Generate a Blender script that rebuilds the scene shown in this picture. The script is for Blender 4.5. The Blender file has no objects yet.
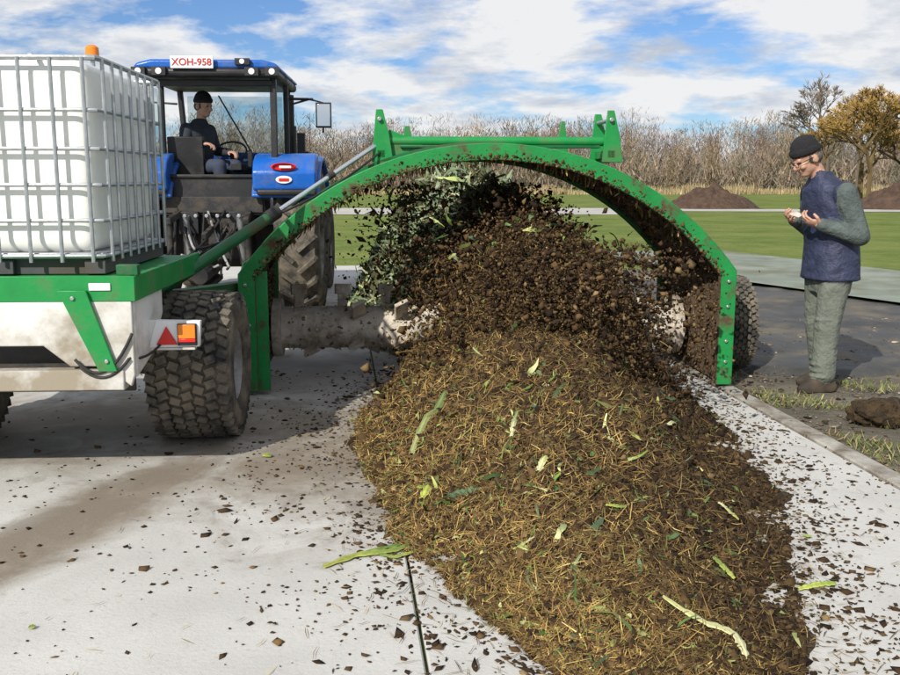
import bpy, bmesh, math, random
import numpy as np
from mathutils import Vector, Matrix, Euler, noise
from mathutils.bvhtree import BVHTree
random.seed(7); rng=np.random.default_rng(7)
scene=bpy.context.scene
COL=scene.collection
pi=math.pi
# ------------------------------------------------------------------ materials
def mat(name,col,rough=.6,metal=0,var=.25,vscale=5,bump=.15,bscale=40,dirt=None,dthr=.5,dscale=3,dsoft=.12,attr=False,spec=.4,dirt_low=None,bdist=.01):
    m=bpy.data.materials.new(name); m.use_nodes=True
    nt=m.node_tree; N=nt.nodes; L=nt.links; bs=N['Principled BSDF']
    bs.inputs['Roughness'].default_value=rough; bs.inputs['Metallic'].default_value=metal
    bs.inputs['Specular IOR Level'].default_value=spec
    tc=N.new('ShaderNodeTexCoord')
    if attr:
        a=N.new('ShaderNodeAttribute'); a.attribute_name='Col'; base=a.outputs['Color']
    else:
        r=N.new('ShaderNodeRGB'); r.outputs[0].default_value=(*col,1); base=r.outputs[0]
    def noi(sc,det=4,ro=.6):
        n=N.new('ShaderNodeTexNoise'); n.inputs['Scale'].default_value=sc; n.inputs['Detail'].default_value=det; n.inputs['Roughness'].default_value=ro
        L.new(tc.outputs['Object'],n.inputs['Vector']); return n.outputs['Fac']
    if var>0:
        n=noi(vscale,3); mr=N.new('ShaderNodeMapRange'); mr.inputs['From Min'].default_value=.3; mr.inputs['From Max'].default_value=.7
        mr.inputs['To Min'].default_value=1-var; mr.inputs['To Max'].default_value=1+var; L.new(n,mr.inputs['Value'])
        h=N.new('ShaderNodeVectorMath'); h.operation='SCALE'; L.new(base,h.inputs[0]); L.new(mr.outputs[0],h.inputs['Scale']); base=h.outputs[0]
    if dirt:
        n=noi(dscale,7,.65)
        mr=N.new('ShaderNodeMapRange'); mr.inputs['From Min'].default_value=dthr-dsoft; mr.inputs['From Max'].default_value=dthr+dsoft; L.new(n,mr.inputs['Value'])
        f=mr.outputs[0]
        if dirt_low is not None:
            sp=N.new('ShaderNodeSeparateXYZ'); L.new(tc.outputs['Object'],sp.inputs[0])
            m2=N.new('ShaderNodeMapRange'); m2.inputs['From Min'].default_value=dirt_low[0]; m2.inputs['From Max'].default_value=dirt_low[1]
            m2.inputs['To Min'].default_value=.28; m2.inputs['To Max'].default_value=-.1
            L.new(sp.outputs['Z'],m2.inputs['Value'])
            ad=N.new('ShaderNodeMath'); ad.operation='ADD'; L.new(n,ad.inputs[0]); L.new(m2.outputs[0],ad.inputs[1]); L.new(ad.outputs[0],mr.inputs['Value'])
        mx=N.new('ShaderNodeMix'); mx.data_type='RGBA'; L.new(f,mx.inputs['Factor']); L.new(base,mx.inputs[6]); mx.inputs[7].default_value=(*dirt,1); base=mx.outputs[2]
        m3=N.new('ShaderNodeMapRange'); m3.inputs['To Min'].default_value=rough; m3.inputs['To Max'].default_value=.95; L.new(f,m3.inputs['Value']); L.new(m3.outputs[0],bs.inputs['Roughness'])
    L.new(base,bs.inputs['Base Color'])
    if bump>0:
        n=noi(bscale,4); b=N.new('ShaderNodeBump'); b.inputs['Strength'].default_value=bump; b.inputs['Distance'].default_value=bdist; L.new(n,b.inputs['Height']); L.new(b.outputs[0],bs.inputs['Normal'])
    return m
MUD=(.11,.08,.05)
M={}
M['green']=mat('green_paint',(.012,.24,.055),.38,dirt=MUD,dthr=.64,dscale=5,var=.14)
M['greendirty']=mat('green_paint_muddy',(.012,.22,.05),.4,dirt=(.085,.055,.03),dthr=.60,dscale=7,var=.15,bump=.3,dsoft=.07)
M['greendk']=mat('green_paint_dark',(.008,.11,.035),.4,dirt=MUD,dthr=.62)
M['liner']=mat('muddy_liner',(.17,.115,.07),.9,dirt=(.07,.042,.022),dthr=.50,dscale=5,bump=1,bscale=18,bdist=.03)
M['rotor']=mat('muddy_rotor_steel',(.50,.45,.38),.8,dirt=(.20,.15,.10),dthr=.57,dscale=6,bump=.9,bscale=14,bdist=.02)
M['white']=mat('white_paint',(.72,.72,.70),.45,dirt=(.30,.26,.2),dthr=.57,dscale=2.5,var=.06,dirt_low=(.3,1.1))
M['whiteclean']=mat('white_panel',(.8,.8,.8),.4,var=.05,dirt=(.45,.42,.36),dthr=.66,dscale=5)
M['tank']=mat('white_plastic',(.84,.84,.79),.35,var=.04,bump=.05,bscale=4)
M['galv']=mat('galvanised_steel',(.42,.44,.46),.4,metal=.7,var=.15,vscale=20)
M['rod']=mat('chrome_rod',(.7,.72,.75),.2,metal=.9,var=.05)
M['rubber']=mat('tyre_rubber',(.045,.043,.041),.85,dirt=(.19,.16,.12),dthr=.51,dscale=7,bump=.4,bscale=30)
M['black']=mat('black_plastic',(.018,.018,.02),.45,dirt=(.06,.05,.04),dthr=.62)
M['blackm']=mat('black_machinery',(.02,.02,.022),.5,dirt=(.08,.065,.05),dthr=.55,dscale=8)
M['blue']=mat('blue_paint',(.012,.11,.46),.25,var=.08,dirt=(.14,.14,.14),dthr=.66,dscale=4,dsoft=.2)
M['red']=mat('red_lens',(.6,.02,.015),.25,var=.05)
M['orange']=mat('orange_lens',(.8,.22,.02),.25,var=.05)
M['lamp']=mat('lamp_glass',(.75,.78,.8),.1,var=.02)
M['mirror']=mat('mirror_glass',(.6,.65,.7),.05,metal=1,var=0,bump=0)
M['rim']=mat('wheel_rim_grey',(.35,.35,.35),.5,dirt=MUD,dthr=.55)
M['plate']=mat('plate_white',(.82,.82,.80),.4,var=.02)
M['platered']=mat('plate_red_letters',(.45,.02,.02),.5,var=0)
M['pallet']=mat('pallet_plastic',(.06,.06,.065),.6,dirt=MUD,dthr=.6)
M['skin']=mat('skin',(.50,.28,.20),.5,var=.1,vscale=25,bump=.1)
M['lip']=mat('lip',(.38,.17,.13),.5,var=0)
M['eye']=mat('eye_dark',(.03,.02,.02),.2,var=0)
M['hair']=mat('brown_grey_hair',(.10,.085,.07),.9,var=.4,vscale=60,bump=.5)
M['beanie']=mat('knit_beanie',(.018,.017,.02),.95,var=.3,vscale=80,bump=.9,bscale=130)
M['vest']=mat('navy_vest',(.030,.036,.075),.6,var=.3,vscale=8,bump=.9,bscale=12,bdist=.03)
M['sleeve']=mat('grey_green_sleeve',(.085,.105,.10),.85,var=.25,vscale=10,bump=.9,bscale=20,bdist=.03)
M['trouser']=mat('grey_green_trousers',(.14,.155,.13),.9,var=.22,vscale=7,bump=1,bscale=12,bdist=.035)
M['boot']=mat('work_boot',(.04,.032,.025),.8,dirt=MUD,dthr=.55)
M['jacket']=mat('dark_jacket',(.03,.035,.045),.8,var=.3,bump=.5,bscale=20)
M['jeans']=mat('driver_trousers',(.04,.05,.08),.9,var=.2)
M['clod']=mat('compost_clods',(0,0,0),.95,attr=True,var=0,bump=0,spec=.25)
M['straw']=mat('straw_strands',(0,0,0),.75,attr=True,var=0,bump=0,spec=.3)
M['leaf']=mat('leek_leaves',(0,0,0),.5,attr=True,var=.2,vscale=25,bump=.2,bscale=60)
M['soil']=mat('compost_body',(.042,.026,.012),.95,var=.45,vscale=14,bump=1,bscale=35,bdist=.05,dirt=(.085,.055,.024),dthr=.55,dscale=20)
M['twig']=mat('bare_twigs',(0,0,0),.9,attr=True,var=0,bump=0,spec=.1)
M['grassb']=mat('grass_blades',(0,0,0),.7,attr=True,var=0,bump=0)
M['dirt']=mat('bare_dirt',(.19,.165,.125),.95,var=.35,vscale=1.6,bump=.8,bscale=14,bdist=.04,dirt=(.085,.075,.055),dthr=.50,dscale=.9)
M['wetground']=mat('wet_ground_dark',(.060,.060,.056),.6,var=.35,vscale=1.2,bump=.7,bscale=6,bdist=.05,dirt=(.15,.13,.10),dthr=.56,dscale=1.6,dsoft=.10)
M['mound']=mat('mound_soil',(.085,.052,.035),.95,var=.35,vscale=3,bump=1,bscale=5,bdist=.2)
M['matting']=mat('ground_sheet',(.22,.25,.205),.8,var=.25,vscale=1.2,bump=.4,bscale=8,bdist=.03,dirt=(.14,.14,.085),dthr=.57,dscale=1)
M['kerb']=mat('kerb_concrete',(.38,.36,.32),.9,var=.2,vscale=6,bump=.5,bscale=50,dirt=(.12,.09,.06),dthr=.53,dscale=4)
M['path']=mat('far_path',(.42,.40,.37),.9,var=.2,vscale=.5,bump=0)
# concrete
def concrete():
    m=bpy.data.materials.new('concrete_slab'); m.use_nodes=True; nt=m.node_tree; N=nt.nodes; L=nt.links; bs=N['Principled BSDF']
    bs.inputs['Roughness'].default_value=.85
    g=N.new('ShaderNodeNewGeometry'); P=g.outputs['Position']
    def noi(sc,det=6,ro=.6,dist=0):
        n=N.new('ShaderNodeTexNoise'); n.inputs['Scale'].default_value=sc; n.inputs['Detail'].default_value=det; n.inputs['Roughness'].default_value=ro; n.inputs['Distortion'].default_value=dist
        L.new(P,n.inputs['Vector']); return n.outputs['Fac']
    def rng_(v,a,b,c=0,d=1):
        r=N.new('ShaderNodeMapRange'); L.new(v,r.inputs['Value'])
        for k,x in zip(('From Min','From Max','To Min','To Max'),(a,b,c,d)): r.inputs[k].default_value=x
        return r.outputs[0]
    def mix(f,a,b):
        x=N.new('ShaderNodeMix'); x.data_type='RGBA'; L.new(f,x.inputs['Factor'])
        if isinstance(a,tuple): x.inputs[6].default_value=(*a,1)
        else: L.new(a,x.inputs[6])
        if isinstance(b,tuple): x.inputs[7].default_value=(*b,1)
        else: L.new(b,x.inputs[7])
        return x.outputs[2]
    def mth(op,a,b):
        x=N.new('ShaderNodeMath'); x.operation=op
        for i,q in enumerate((a,b)):
            if isinstance(q,(int,float)): x.inputs[i].default_value=q
            else: L.new(q,x.inputs[i])
        return x.outputs[0]
    def blob(cx,cy,rx,ry,rot=0,hi=.42):
        mp=N.new('ShaderNodeMapping'); mp.vector_type='TEXTURE'; mp.inputs['Location'].default_value=(cx,cy,0); mp.inputs['Rotation'].default_value=(0,0,rot); mp.inputs['Scale'].default_value=(rx,ry,1)
        L.new(P,mp.inputs['Vector']); ln=N.new('ShaderNodeVectorMath'); ln.operation='LENGTH'; L.new(mp.outputs[0],ln.inputs[0])
        return rng_(ln.outputs['Value'],1.3,.2,-.35,hi)
    c=mix(rng_(noi(1.3),.35,.65),(.45,.44,.415),(.55,.54,.51))
    c=mix(rng_(noi(45,3),.55,.75,0,.4),c,(.32,.30,.28))
    st=mth('MAXIMUM',blob(-2.2,5.7,3.4,1.6),blob(-1.62,4.2,.42,2.1,-.32,.5))
    st=mth('MAXIMUM',st,blob(-.7,4.9,1.2,1.7,.2,.36))
    st=mth('MAXIMUM',st,blob(-4,10,6,4))
    n1=noi(1.7,8,.68,.6)
    f=rng_(mth('ADD',n1,st),.50,.86)
    c=mix(mth('MULTIPLY',f,.85),c,(.20,.16,.112))
    f3=rng_(mth('ADD',noi(3.2,8,.7,.8),mth('MULTIPLY',st,.5)),.58,.72)
    c=mix(mth('MULTIPLY',f3,.5),c,(.16,.13,.10))
    st2=mth('MAXIMUM',blob(.7,4.6,1.6,3.0,.06),blob(-.2,6.5,1.0,1.5))
    f2=rng_(mth('ADD',noi(9,7,.7),st2),.66,.9)
    c=mix(mth('MULTIPLY',f2,.6),c,(.12,.085,.055))
    L.new(c,bs.inputs['Base Color'])
    b=N.new('ShaderNodeBump'); b.inputs['Strength'].default_value=.4; b.inputs['Distance'].default_value=.008; L.new(noi(60,5,.7),b.inputs['Height']); L.new(b.outputs[0],bs.inputs['Normal'])
    return m
M['concrete']=concrete()
def grassmat():
    m=bpy.data.materials.new('grass_field'); m.use_nodes=True; nt=m.node_tree; N=nt.nodes; L=nt.links; bs=N['Principled BSDF']; bs.inputs['Roughness'].default_value=.95
    bs.inputs['Specular IOR Level'].default_value=.1
    g=N.new('ShaderNodeNewGeometry')
    n=N.new('ShaderNodeTexNoise'); n.inputs['Scale'].default_value=.35; n.inputs['Detail'].default_value=10; n.inputs['Roughness'].default_value=.78; L.new(g.outputs['Position'],n.inputs['Vector'])
    r=N.new('ShaderNodeValToRGB'); L.new(n.outputs['Fac'],r.inputs[0]); e=r.color_ramp.elements
    e[0].position=.35; e[0].color=(.085,.14,.025,1); e[1].position=.64; e[1].color=(.21,.235,.07,1)
    L.new(r.outputs[0],bs.inputs['Base Color'])
    n2=N.new('ShaderNodeTexNoise'); n2.inputs['Scale'].default_value=12; n2.inputs['Detail'].default_value=6; L.new(g.outputs['Position'],n2.inputs['Vector'])
    b=N.new('ShaderNodeBump'); b.inputs['Strength'].default_value=.9; b.inputs['Distance'].default_value=.08; L.new(n2.outputs['Fac'],b.inputs['Height']); L.new(b.outputs[0],bs.inputs['Normal'])
    return m
M['grass']=grassmat()
def glassmat():
    m=bpy.data.materials.new('cab_glass'); m.use_nodes=True; nt=m.node_tree; N=nt.nodes; L=nt.links
    N.remove(N['Principled BSDF']); o=N['Material Output']
    t=N.new('ShaderNodeBsdfTransparent'); t.inputs[0].default_value=(.80,.86,.86,1); g=N.new('ShaderNodeBsdfGlossy'); g.inputs['Roughness'].default_value=.05
    x=N.new('ShaderNodeMixShader'); x.inputs[0].default_value=.05; L.new(t.outputs[0],x.inputs[1]); L.new(g.outputs[0],x.inputs[2]); L.new(x.outputs[0],o.inputs['Surface']); return m
M['glass']=glassmat()
# ------------------------------------------------------------------ helpers
def empty(name,loc=(0,0,0),rz=0,parent=None):
    o=bpy.data.objects.new(name,None); o.location=loc; o.rotation_euler=(0,0,math.radians(rz)); o.empty_display_size=.2; COL.objects.link(o)
    if parent: o.parent=parent
    return o
def soup(name,V,F,mat_,C=None,parent=None,smooth=False):
    V=np.asarray(V,dtype=np.float32).reshape(-1,3); F=np.asarray(F,dtype=np.int32)
    me=bpy.data.meshes.new(name); me.vertices.add(len(V)); me.vertices.foreach_set('co',V.ravel())
    k=F.shape[1]; me.loops.add(F.size); me.loops.foreach_set('vertex_index',F.ravel()); me.polygons.add(len(F))
    me.polygons.foreach_set('loop_start',np.arange(0,F.size,k,dtype=np.int32))
    if smooth: me.polygons.foreach_set('use_smooth',np.ones(len(F),dtype=bool))
    me.update(calc_edges=True)
    if C is not None:
        C=np.asarray(C,dtype=np.float32); a=me.attributes.new('Col','FLOAT_COLOR','POINT')
        a.data.foreach_set('color',np.concatenate([C,np.ones((len(C),1),np.float32)],1).ravel())
    me.materials.append(mat_); me.validate()
    o=bpy.data.objects.new(name,me); COL.objects.link(o)
    if parent: o.parent=parent
    return o
class B:
    def __init__(s): s.v=[];s.f=[];s.m=[];s.mats=[]
    def mi(s,k):
        if k not in s.mats: s.mats.append(k)
        return s.mats.index(k)
    def add(s,vs,fs,k):
        o=len(s.v); s.v+= [tuple(v) for v in vs]; i=s.mi(k)
        for f in fs: s.f.append([a+o for a in f]); s.m.append(i)
    def box(s,c,sz,k,rot=None,taper=1):
        R=Euler(rot).to_matrix() if rot is not None and not isinstance(rot,Matrix) else rot
        vs=[]
        for z in (-.5,.5):
            for x,y in ((-.5,-.5),(.5,-.5),(.5,.5),(-.5,.5)):
                q=taper if z>0 else 1
                p=Vector((x*sz[0]*q,y*sz[1]*q,z*sz[2])); 
                if R: p=R@p
                vs.append(p+Vector(c))
        s.add(vs,[(3,2,1,0),(4,5,6,7),(0,1,5,4),(1,2,6,5),(2,3,7,6),(3,0,4,7)],k)
    def bar(s,p0,p1,w,h,k):
        p0=Vector(p0);p1=Vector(p1);d=p1-p0; R=d.to_track_quat('X','Z').to_matrix(); s.box((p0+p1)/2,(d.length,w,h),k,R)
    def cyl(s,p0,p1,r0,k,r1=None,n=16):
        r1=r0 if r1 is None else r1
        p0=Vector(p0);p1=Vector(p1);R=(p1-p0).to_track_quat('Z','Y').to_matrix(); vs=[]
        for p,r in ((p0,r0),(p1,r1)):
            for i in range(n):
                a=2*pi*i/n; vs.append(p+R@Vector((r*math.cos(a),r*math.sin(a),0)))
        s.add(vs,[tuple(range(n-1,-1,-1)),tuple(range(n,2*n))]+[(i,(i+1)%n,n+(i+1)%n,n+i) for i in range(n)],k)
    def tube(s,pts,r,k,n=8):
        pts=[Vector(p) for p in pts]; vs=[]; m=len(pts)
        for j,p in enumerate(pts):
            d=(pts[min(j+1,m-1)]-pts[max(j-1,0)]).normalized(); R=d.to_track_quat('Z','Y').to_matrix()
            for i in range(n):
                a=2*pi*i/n; vs.append(p+R@Vector((r*math.cos(a),r*math.sin(a),0)))
        fs=[tuple(range(n-1,-1,-1)),tuple(range((m-1)*n,m*n))]
        for j in range(m-1):
            for i in range(n): fs.append((j*n+i,j*n+(i+1)%n,(j+1)*n+(i+1)%n,(j+1)*n+i))
        s.add(vs,fs,k)
    def hose(s,a,b,sag,r,k,side=(0,0,0)):
        a=Vector(a);b=Vector(b);c=(a+b)/2+Vector((0,0,-sag))+Vector(side); 
        s.tube([a*(1-t)**2+c*2*t*(1-t)+b*t*t for t in [i/10 for i in range(11)]],r,k)
    def prism(s,pts,ax,a,b,k):
        n=len(pts); vs=[]
        for q in (a,b):
            for p in pts: vs.append({'x':(q,p[0],p[1]),'y':(p[0],q,p[1]),'z':(p[0],p[1],q)}[ax])
        s.add(vs,[tuple(range(n)),tuple(range(2*n-1,n-1,-1))]+[(i,n+i,n+(i+1)%n,(i+1)%n) for i in range(n)],k)
    def lathe(s,prof,c,k,n=48):
        vs=[];m=len(prof)
        for i in range(n):
            a=2*pi*i/n
            for x,r in prof: vs.append((c[0]+x,c[1]+r*math.cos(a),c[2]+r*math.sin(a)))
        fs=[(i*m+j,i*m+j+1,((i+1)%n)*m+j+1,((i+1)%n)*m+j) for i in range(n) for j in range(m-1)]
        s.add(vs,fs,k)
    def band(s,outer,inner,y0,y1,ko,ki,kf,kb=None,caps=True):
        n=len(outer)
        vs=[(p[0],y,p[1]) for y in (y0,y1) for p in list(outer)+list(inner)]
        T=2*n
        s.add(vs,[],ko)
        o=len(s.v)-len(vs)
        def f(q,k): s.f.append([a+o for a in q]); s.m.append(s.mi(k))
        for i in range(n-1):
            f((i,i+1,T+i+1,T+i),ko); f((n+i+1,n+i,T+n+i,T+n+i+1),ki)
            f((i+1,i,n+i,n+i+1),kf); f((T+i,T+i+1,T+n+i+1,T+n+i),kb or kf)
        if caps:
            f((0,T,T+n,n),ko); f((n-1,2*n-1,T+2*n-1,T+n-1),ko)
    def obj(s,name,parent=None,bevel=0,smooth=35,seg=2):
        me=bpy.data.meshes.new(name); me.from_pydata(s.v,[],s.f)
        for k in s.mats: me.materials.append(M[k])
        me.polygons.foreach_set('material_index',s.m)
        bm=bmesh.new(); bm.from_mesh(me); bmesh.ops.recalc_face_normals(bm,faces=bm.faces); bm.to_mesh(me); bm.free()
        if smooth:
            me.polygons.foreach_set('use_smooth',[True]*len(me.polygons)); me.set_sharp_from_angle(angle=math.radians(smooth))
        o=bpy.data.objects.new(name,me); COL.objects.link(o)
        if parent: o.parent=parent
        if bevel:
            md=o.modifiers.new('bev','BEVEL'); md.width=bevel; md.segments=seg; md.limit_method='ANGLE'; md.angle_limit=math.radians(40); md.harden_normals=False
        return o
def wheel(b,c,R,W,rr,tread='block',outer=1):
    w=W/2; H=R-rr
    b.lathe([(-w*.85,rr),(-w,rr+.35*H),(-w*.98,R-.3*H),(-w*.82,R-.08*H),(-w*.5,R-.02),(0,R-.012),(w*.5,R-.02),(w*.82,R-.08*H),(w*.98,R-.3*H),(w,rr+.35*H),(w*.85,rr)],c,'rubber')
    b.lathe([(-w*.85,rr),(-w*.6,rr*.9),(-w*.3,rr*.85),(-w*.25,rr*.2),(-w*.25,.001)],c,'rim',32)
    b.lathe([(w*.85,rr),(w*.6,rr*.9),(w*.3,rr*.85),(w*.25,rr*.2),(w*.25,.001)],c,'rim',32)
    for q in (-1,1):
        b.cyl((c[0]+q*w*.2,c[1],c[2]),(c[0]+q*w*.75,c[1],c[2]),rr*.28,'rim',n=20)
        for i in range(8):
            a=2*pi*i/8; b.cyl((c[0]+q*w*.2,c[1]+rr*.45*math.cos(a),c[2]+rr*.45*math.sin(a)),(c[0]+q*w*.36,c[1]+rr*.45*math.cos(a),c[2]+rr*.45*math.sin(a)),rr*.045,'galv',n=6)
    if tread=='block':
        n=40
        for i in range(n):
            for j in range(7):
                a=2*pi*(i+(j%2)*.5+random.uniform(-.02,.02))/n; x=(j-3)/3*w*.82
                rad=R-.010-(.05*H if abs(j-3)>2 else 0)
                Rm=Matrix.Rotation(-a,3,'X')@Matrix.Rotation(.35*(1 if j%2 else -1),3,'Z')
                q=Matrix.Rotation(-a,3,'X')@Vector((x,0,rad))
                b.box(Vector(c)+q,(w*.25,2*pi*R/n*.72,.034),'rubber',Rm,taper=.9)
    elif tread=='lug':
        n=22
        for i in range(n):
            for sgn in (-1,1):
                a=2*pi*(i+(.5 if sgn>0 else 0))/n
                Rm=Matrix.Rotation(-a,3,'X'); q=Rm@Vector((sgn*w*.46,0,R-.01)); R2=Rm@Matrix.Rotation(sgn*.7,3,'Z')
                b.box(Vector(c)+q,(w*1.15,.05,.09),'rubber',R2,taper=.8)
# ------------------------------------------------------------------ camera, light, sky
cam=bpy.data.cameras.new('camera'); cam.lens=38; cam.sensor_width=36; cam.clip_end=4000; cam.clip_start=.05
co=bpy.data.objects.new('camera',cam); co.location=(0,0,1.5); co.rotation_euler=(math.radians(80.5),0,0); COL.objects.link(co); scene.camera=co
SE=math.radians(35); LD=Vector((.50,.866,0)).normalized()
d=Vector((LD.x*math.cos(SE),LD.y*math.cos(SE),-math.sin(SE)))
sun=bpy.data.lights.new('sun','SUN'); sun.energy=5.0; sun.angle=math.radians(.5); sun.color=(1,.95,.85)
so=bpy.data.objects.new('sun',sun); so.rotation_euler=d.to_track_quat('-Z','Y').to_euler(); so.location=(-10,-12,12); COL.objects.link(so)
w=bpy.data.worlds.new('World'); scene.world=w; w.use_nodes=True; nt=w.node_tree; N=nt.nodes; L=nt.links
try:
    w.cycles.sampling_method='MANUAL'; w.cycles.sample_map_resolution=256
except Exception: pass
bg=N['Background']; bg.inputs['Strength'].default_value=.10
sky=N.new('ShaderNodeTexSky'); sky.sky_type='NISHITA'; sky.sun_disc=False; sky.sun_elevation=SE; sky.sun_rotation=math.atan2(-LD.x,-LD.y); sky.air_density=1.0; sky.dust_density=.3; sky.ozone_density=2.5
tc=N.new('ShaderNodeTexCoord'); sp=N.new('ShaderNodeSeparateXYZ'); L.new(tc.outputs['Generated'],sp.inputs[0])
def m2(op,a,b_):
    x=N.new('ShaderNodeMath'); x.operation=op
    for i,q in enumerate((a,b_)):
        if isinstance(q,(int,float)): x.inputs[i].default_value=q
        else: L.new(q,x.inputs[i])
    return x.outputs[0]
zz=m2('ADD',m2('MAXIMUM',sp.outputs['Z'],0.0),.20)
cb=N.new('ShaderNodeCombineXYZ'); L.new(m2('DIVIDE',sp.outputs['X'],zz),cb.inputs[0]); L.new(m2('DIVIDE',sp.outputs['Y'],zz),cb.inputs[1])
def wn(sc,off,det=8,ro=.6,dist=.1):
    mp=N.new('ShaderNodeMapping'); mp.inputs['Location'].default_value=off; L.new(cb.outputs[0],mp.inputs['Vector'])
    n=N.new('ShaderNodeTexNoise'); n.inputs['Scale'].default_value=sc; n.inputs['Detail'].default_value=det; n.inputs['Roughness'].default_value=ro; n.inputs['Distortion'].default_value=dist; L.new(mp.outputs[0],n.inputs['Vector']); return n.outputs['Fac']
def wr(v,a,b_,c=0,d_=1):
    r=N.new('ShaderNodeMapRange'); L.new(v,r.inputs['Value'])
    for k,x in zip(('From Min','From Max','To Min','To Max'),(a,b_,c,d_)): r.inputs[k].default_value=x
    return r.outputs[0]
tint=N.new('ShaderNodeMix'); tint.data_type='RGBA'; tint.blend_type='MULTIPLY'; tint.inputs['Factor'].default_value=1; L.new(sky.outputs[0],tint.inputs[6]); tint.inputs[7].default_value=(.62,.80,1.10,1)
cf=wr(wn(1.7,(3.1,1.2,0)),.41,.52)
sh=wr(wn(2.6,(3.35,1.1,.3),6),.47,.66)
cc=N.new('ShaderNodeMix'); cc.data_type='RGBA'; L.new(sh,cc.inputs['Factor']); cc.inputs[6].default_value=(8.9,8.9,8.9,1); cc.inputs[7].default_value=(5.2,5.7,6.6,1)
mx=N.new('ShaderNodeMix'); mx.data_type='RGBA'; L.new(m2('MULTIPLY',cf,.95),mx.inputs['Factor']); L.new(tint.outputs[2],mx.inputs[6]); L.new(cc.outputs[2],mx.inputs[7])
L.new(mx.outputs[2],bg.inputs['Color'])
scene.view_settings.view_transform='Standard'; scene.view_settings.look='None'; scene.view_settings.exposure=0
# ------------------------------------------------------------------ ground
soup('ground',[(-1500,-300,-.035),(1500,-300,-.035),(1500,2500,-.035),(-1500,2500,-.035)],[(0,1,2,3)],M['grass'])
TH=math.radians(6.5); 
def rd(s,t):
    return (2.2+s*math.cos(TH)-t*math.sin(TH), 4.45+s*math.sin(TH)+t*math.cos(TH))
b=B()
def slab(s0,s1,t0,t1,z=0,k='concrete',h=.06):
    b.prism([rd(s0,t0),rd(s1,t0),rd(s1,t1),rd(s0,t1)],'z',z-h,z,k)
for (s0,s1) in ((-16,-8.2),(-8.19,-5.6),(-5.588,-2.455),(-2.443,0)):
    for (t0,t1) in ((-9,-3.2),(-3.19,4.6),(4.612,12.5)): slab(s0,s1,t0,t1)
b.obj('concrete_pavement',bevel=.006,smooth=0,seg=1)
b=B()
t=-9
while t<12: slab(.012,.13,t,t+.99,.012,'kerb',.08); t+=1.0
b.obj('kerb',bevel=.008,smooth=0,seg=1)
def sheet(name,xs,ys,fz,mat_,mask=None):
    X,Y=np.meshgrid(xs,ys); Z=np.array([[fz(x,y) for x in xs] for y in ys]); nx=len(xs)
    F=[(j*nx+i,j*nx+i+1,(j+1)*nx+i+1,(j+1)*nx+i) for j in range(len(ys)-1) for i in range(nx-1) if mask is None or mask(xs[i],ys[j])]
    return soup(name,np.stack([X,Y,Z],-1),F,mat_,smooth=True)
def dz(x,y): return -.012+.03*noise.fractal((x*1.7,y*1.7,3),1,2,4)
edge=lambda y: 2.2-.114*(y-4.45)
o=sheet('dirt_verge',np.linspace(0,1,110),np.linspace(1.5,16,170),lambda x,y:0,M['dirt'])
v=np.empty(len(o.data.vertices)*3,np.float32); o.data.vertices.foreach_get('co',v); v=v.reshape(-1,3)
for p in v:
    x0=edge(p[1])+.13; wd=6.2+1.2*noise.noise((0,p[1]*.5,1)) ; p[0]=x0+p[0]**1.3*wd; p[2]=dz(p[0],p[1])*min(1,(p[0]-x0)/.2) - (.03 if p[0]-x0>wd*.97 else 0)
o.data.vertices.foreach_set('co',v.ravel()); o.data.update()
# dark layer added for the wet, wrinkled ground behind the man
nx_,ny_=90,90; V=[]
for j in range(ny_):
    for i in range(nx_):
        u=i/(nx_-1); q=j/(ny_-1)
        a=Vector((2.35,7.35)).lerp(Vector((8.6,6.1)),u); c=Vector((2.3,14.2)).lerp(Vector((9.8,10.2)),u); p=a.lerp(c,q)
        p=p+Vector((.10*noise.noise((q*9,u*9,2)),.14*noise.noise((u*7,q*7,9)))); V.append((p.x,p.y,.030+.028*abs(noise.fractal((p.x*1.3,p.y*1.9,7),1,2,4)) if 0<i<nx_-1 and 0<j<ny_-1 else -.03))
soup('dark_wet_ground',V,[(j*nx_+i,j*nx_+i+1,(j+1)*nx_+i+1,(j+1)*nx_+i) for j in range(ny_-1) for i in range(nx_-1)],M['wetground'],smooth=True)
soup('ground_sheet_strip',[(5.6,10.2,.076),(9.8,8.4,.076),(7.4,13.9,.076),(5.5,19.0,.076),(2.8,19.0,.076),(4.0,13.6,.076)],[(0,1,2,3,4,5)],M['matting'])
soup('path',[(4,46,-.02),(60,40,-.02),(60,42.5,-.02),(4,50,-.02)],[(0,1,2,3)],M['path'])
soup('path.001',[(-6,41,-.018),(7.6,41,-.018),(8.6,50,-.018),(-20,50,-.018)],[(0,1,2,3)],M['path'])
# ------------------------------------------------------------------ scatter tools
def rotm(n,upright=None):
    q=rng.normal(size=(n,4)); q/=np.linalg.norm(q,axis=1)[:,None]; a,b_,c,d_=q.T
    return np.stack([np.stack([1-2*(c*c+d_*d_),2*(b_*c-a*d_),2*(b_*d_+a*c)],-1),np.stack([2*(b_*c+a*d_),1-2*(b_*b_+d_*d_),2*(c*d_-a*b_)],-1),np.stack([2*(b_*d_-a*c),2*(c*d_+a*b_),1-2*(b_*b_+c*c)],-1)],1)
OCT=np.array([(1,0,0),(-1,0,0),(0,1,0),(0,-1,0),(0,0,1),(0,0,-1)],float)
OF=np.array([(0,2,4),(2,1,4),(1,3,4),(3,0,4),(2,0,5),(1,2,5),(3,1,5),(0,3,5)])
def palette(n,cols,wts,jit=.3):
    cols=np.array(cols); i=rng.choice(len(cols),n,p=np.array(wts)/sum(wts)); return cols[i]*np.exp(rng.normal(0,jit,n))[:,None]
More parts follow.
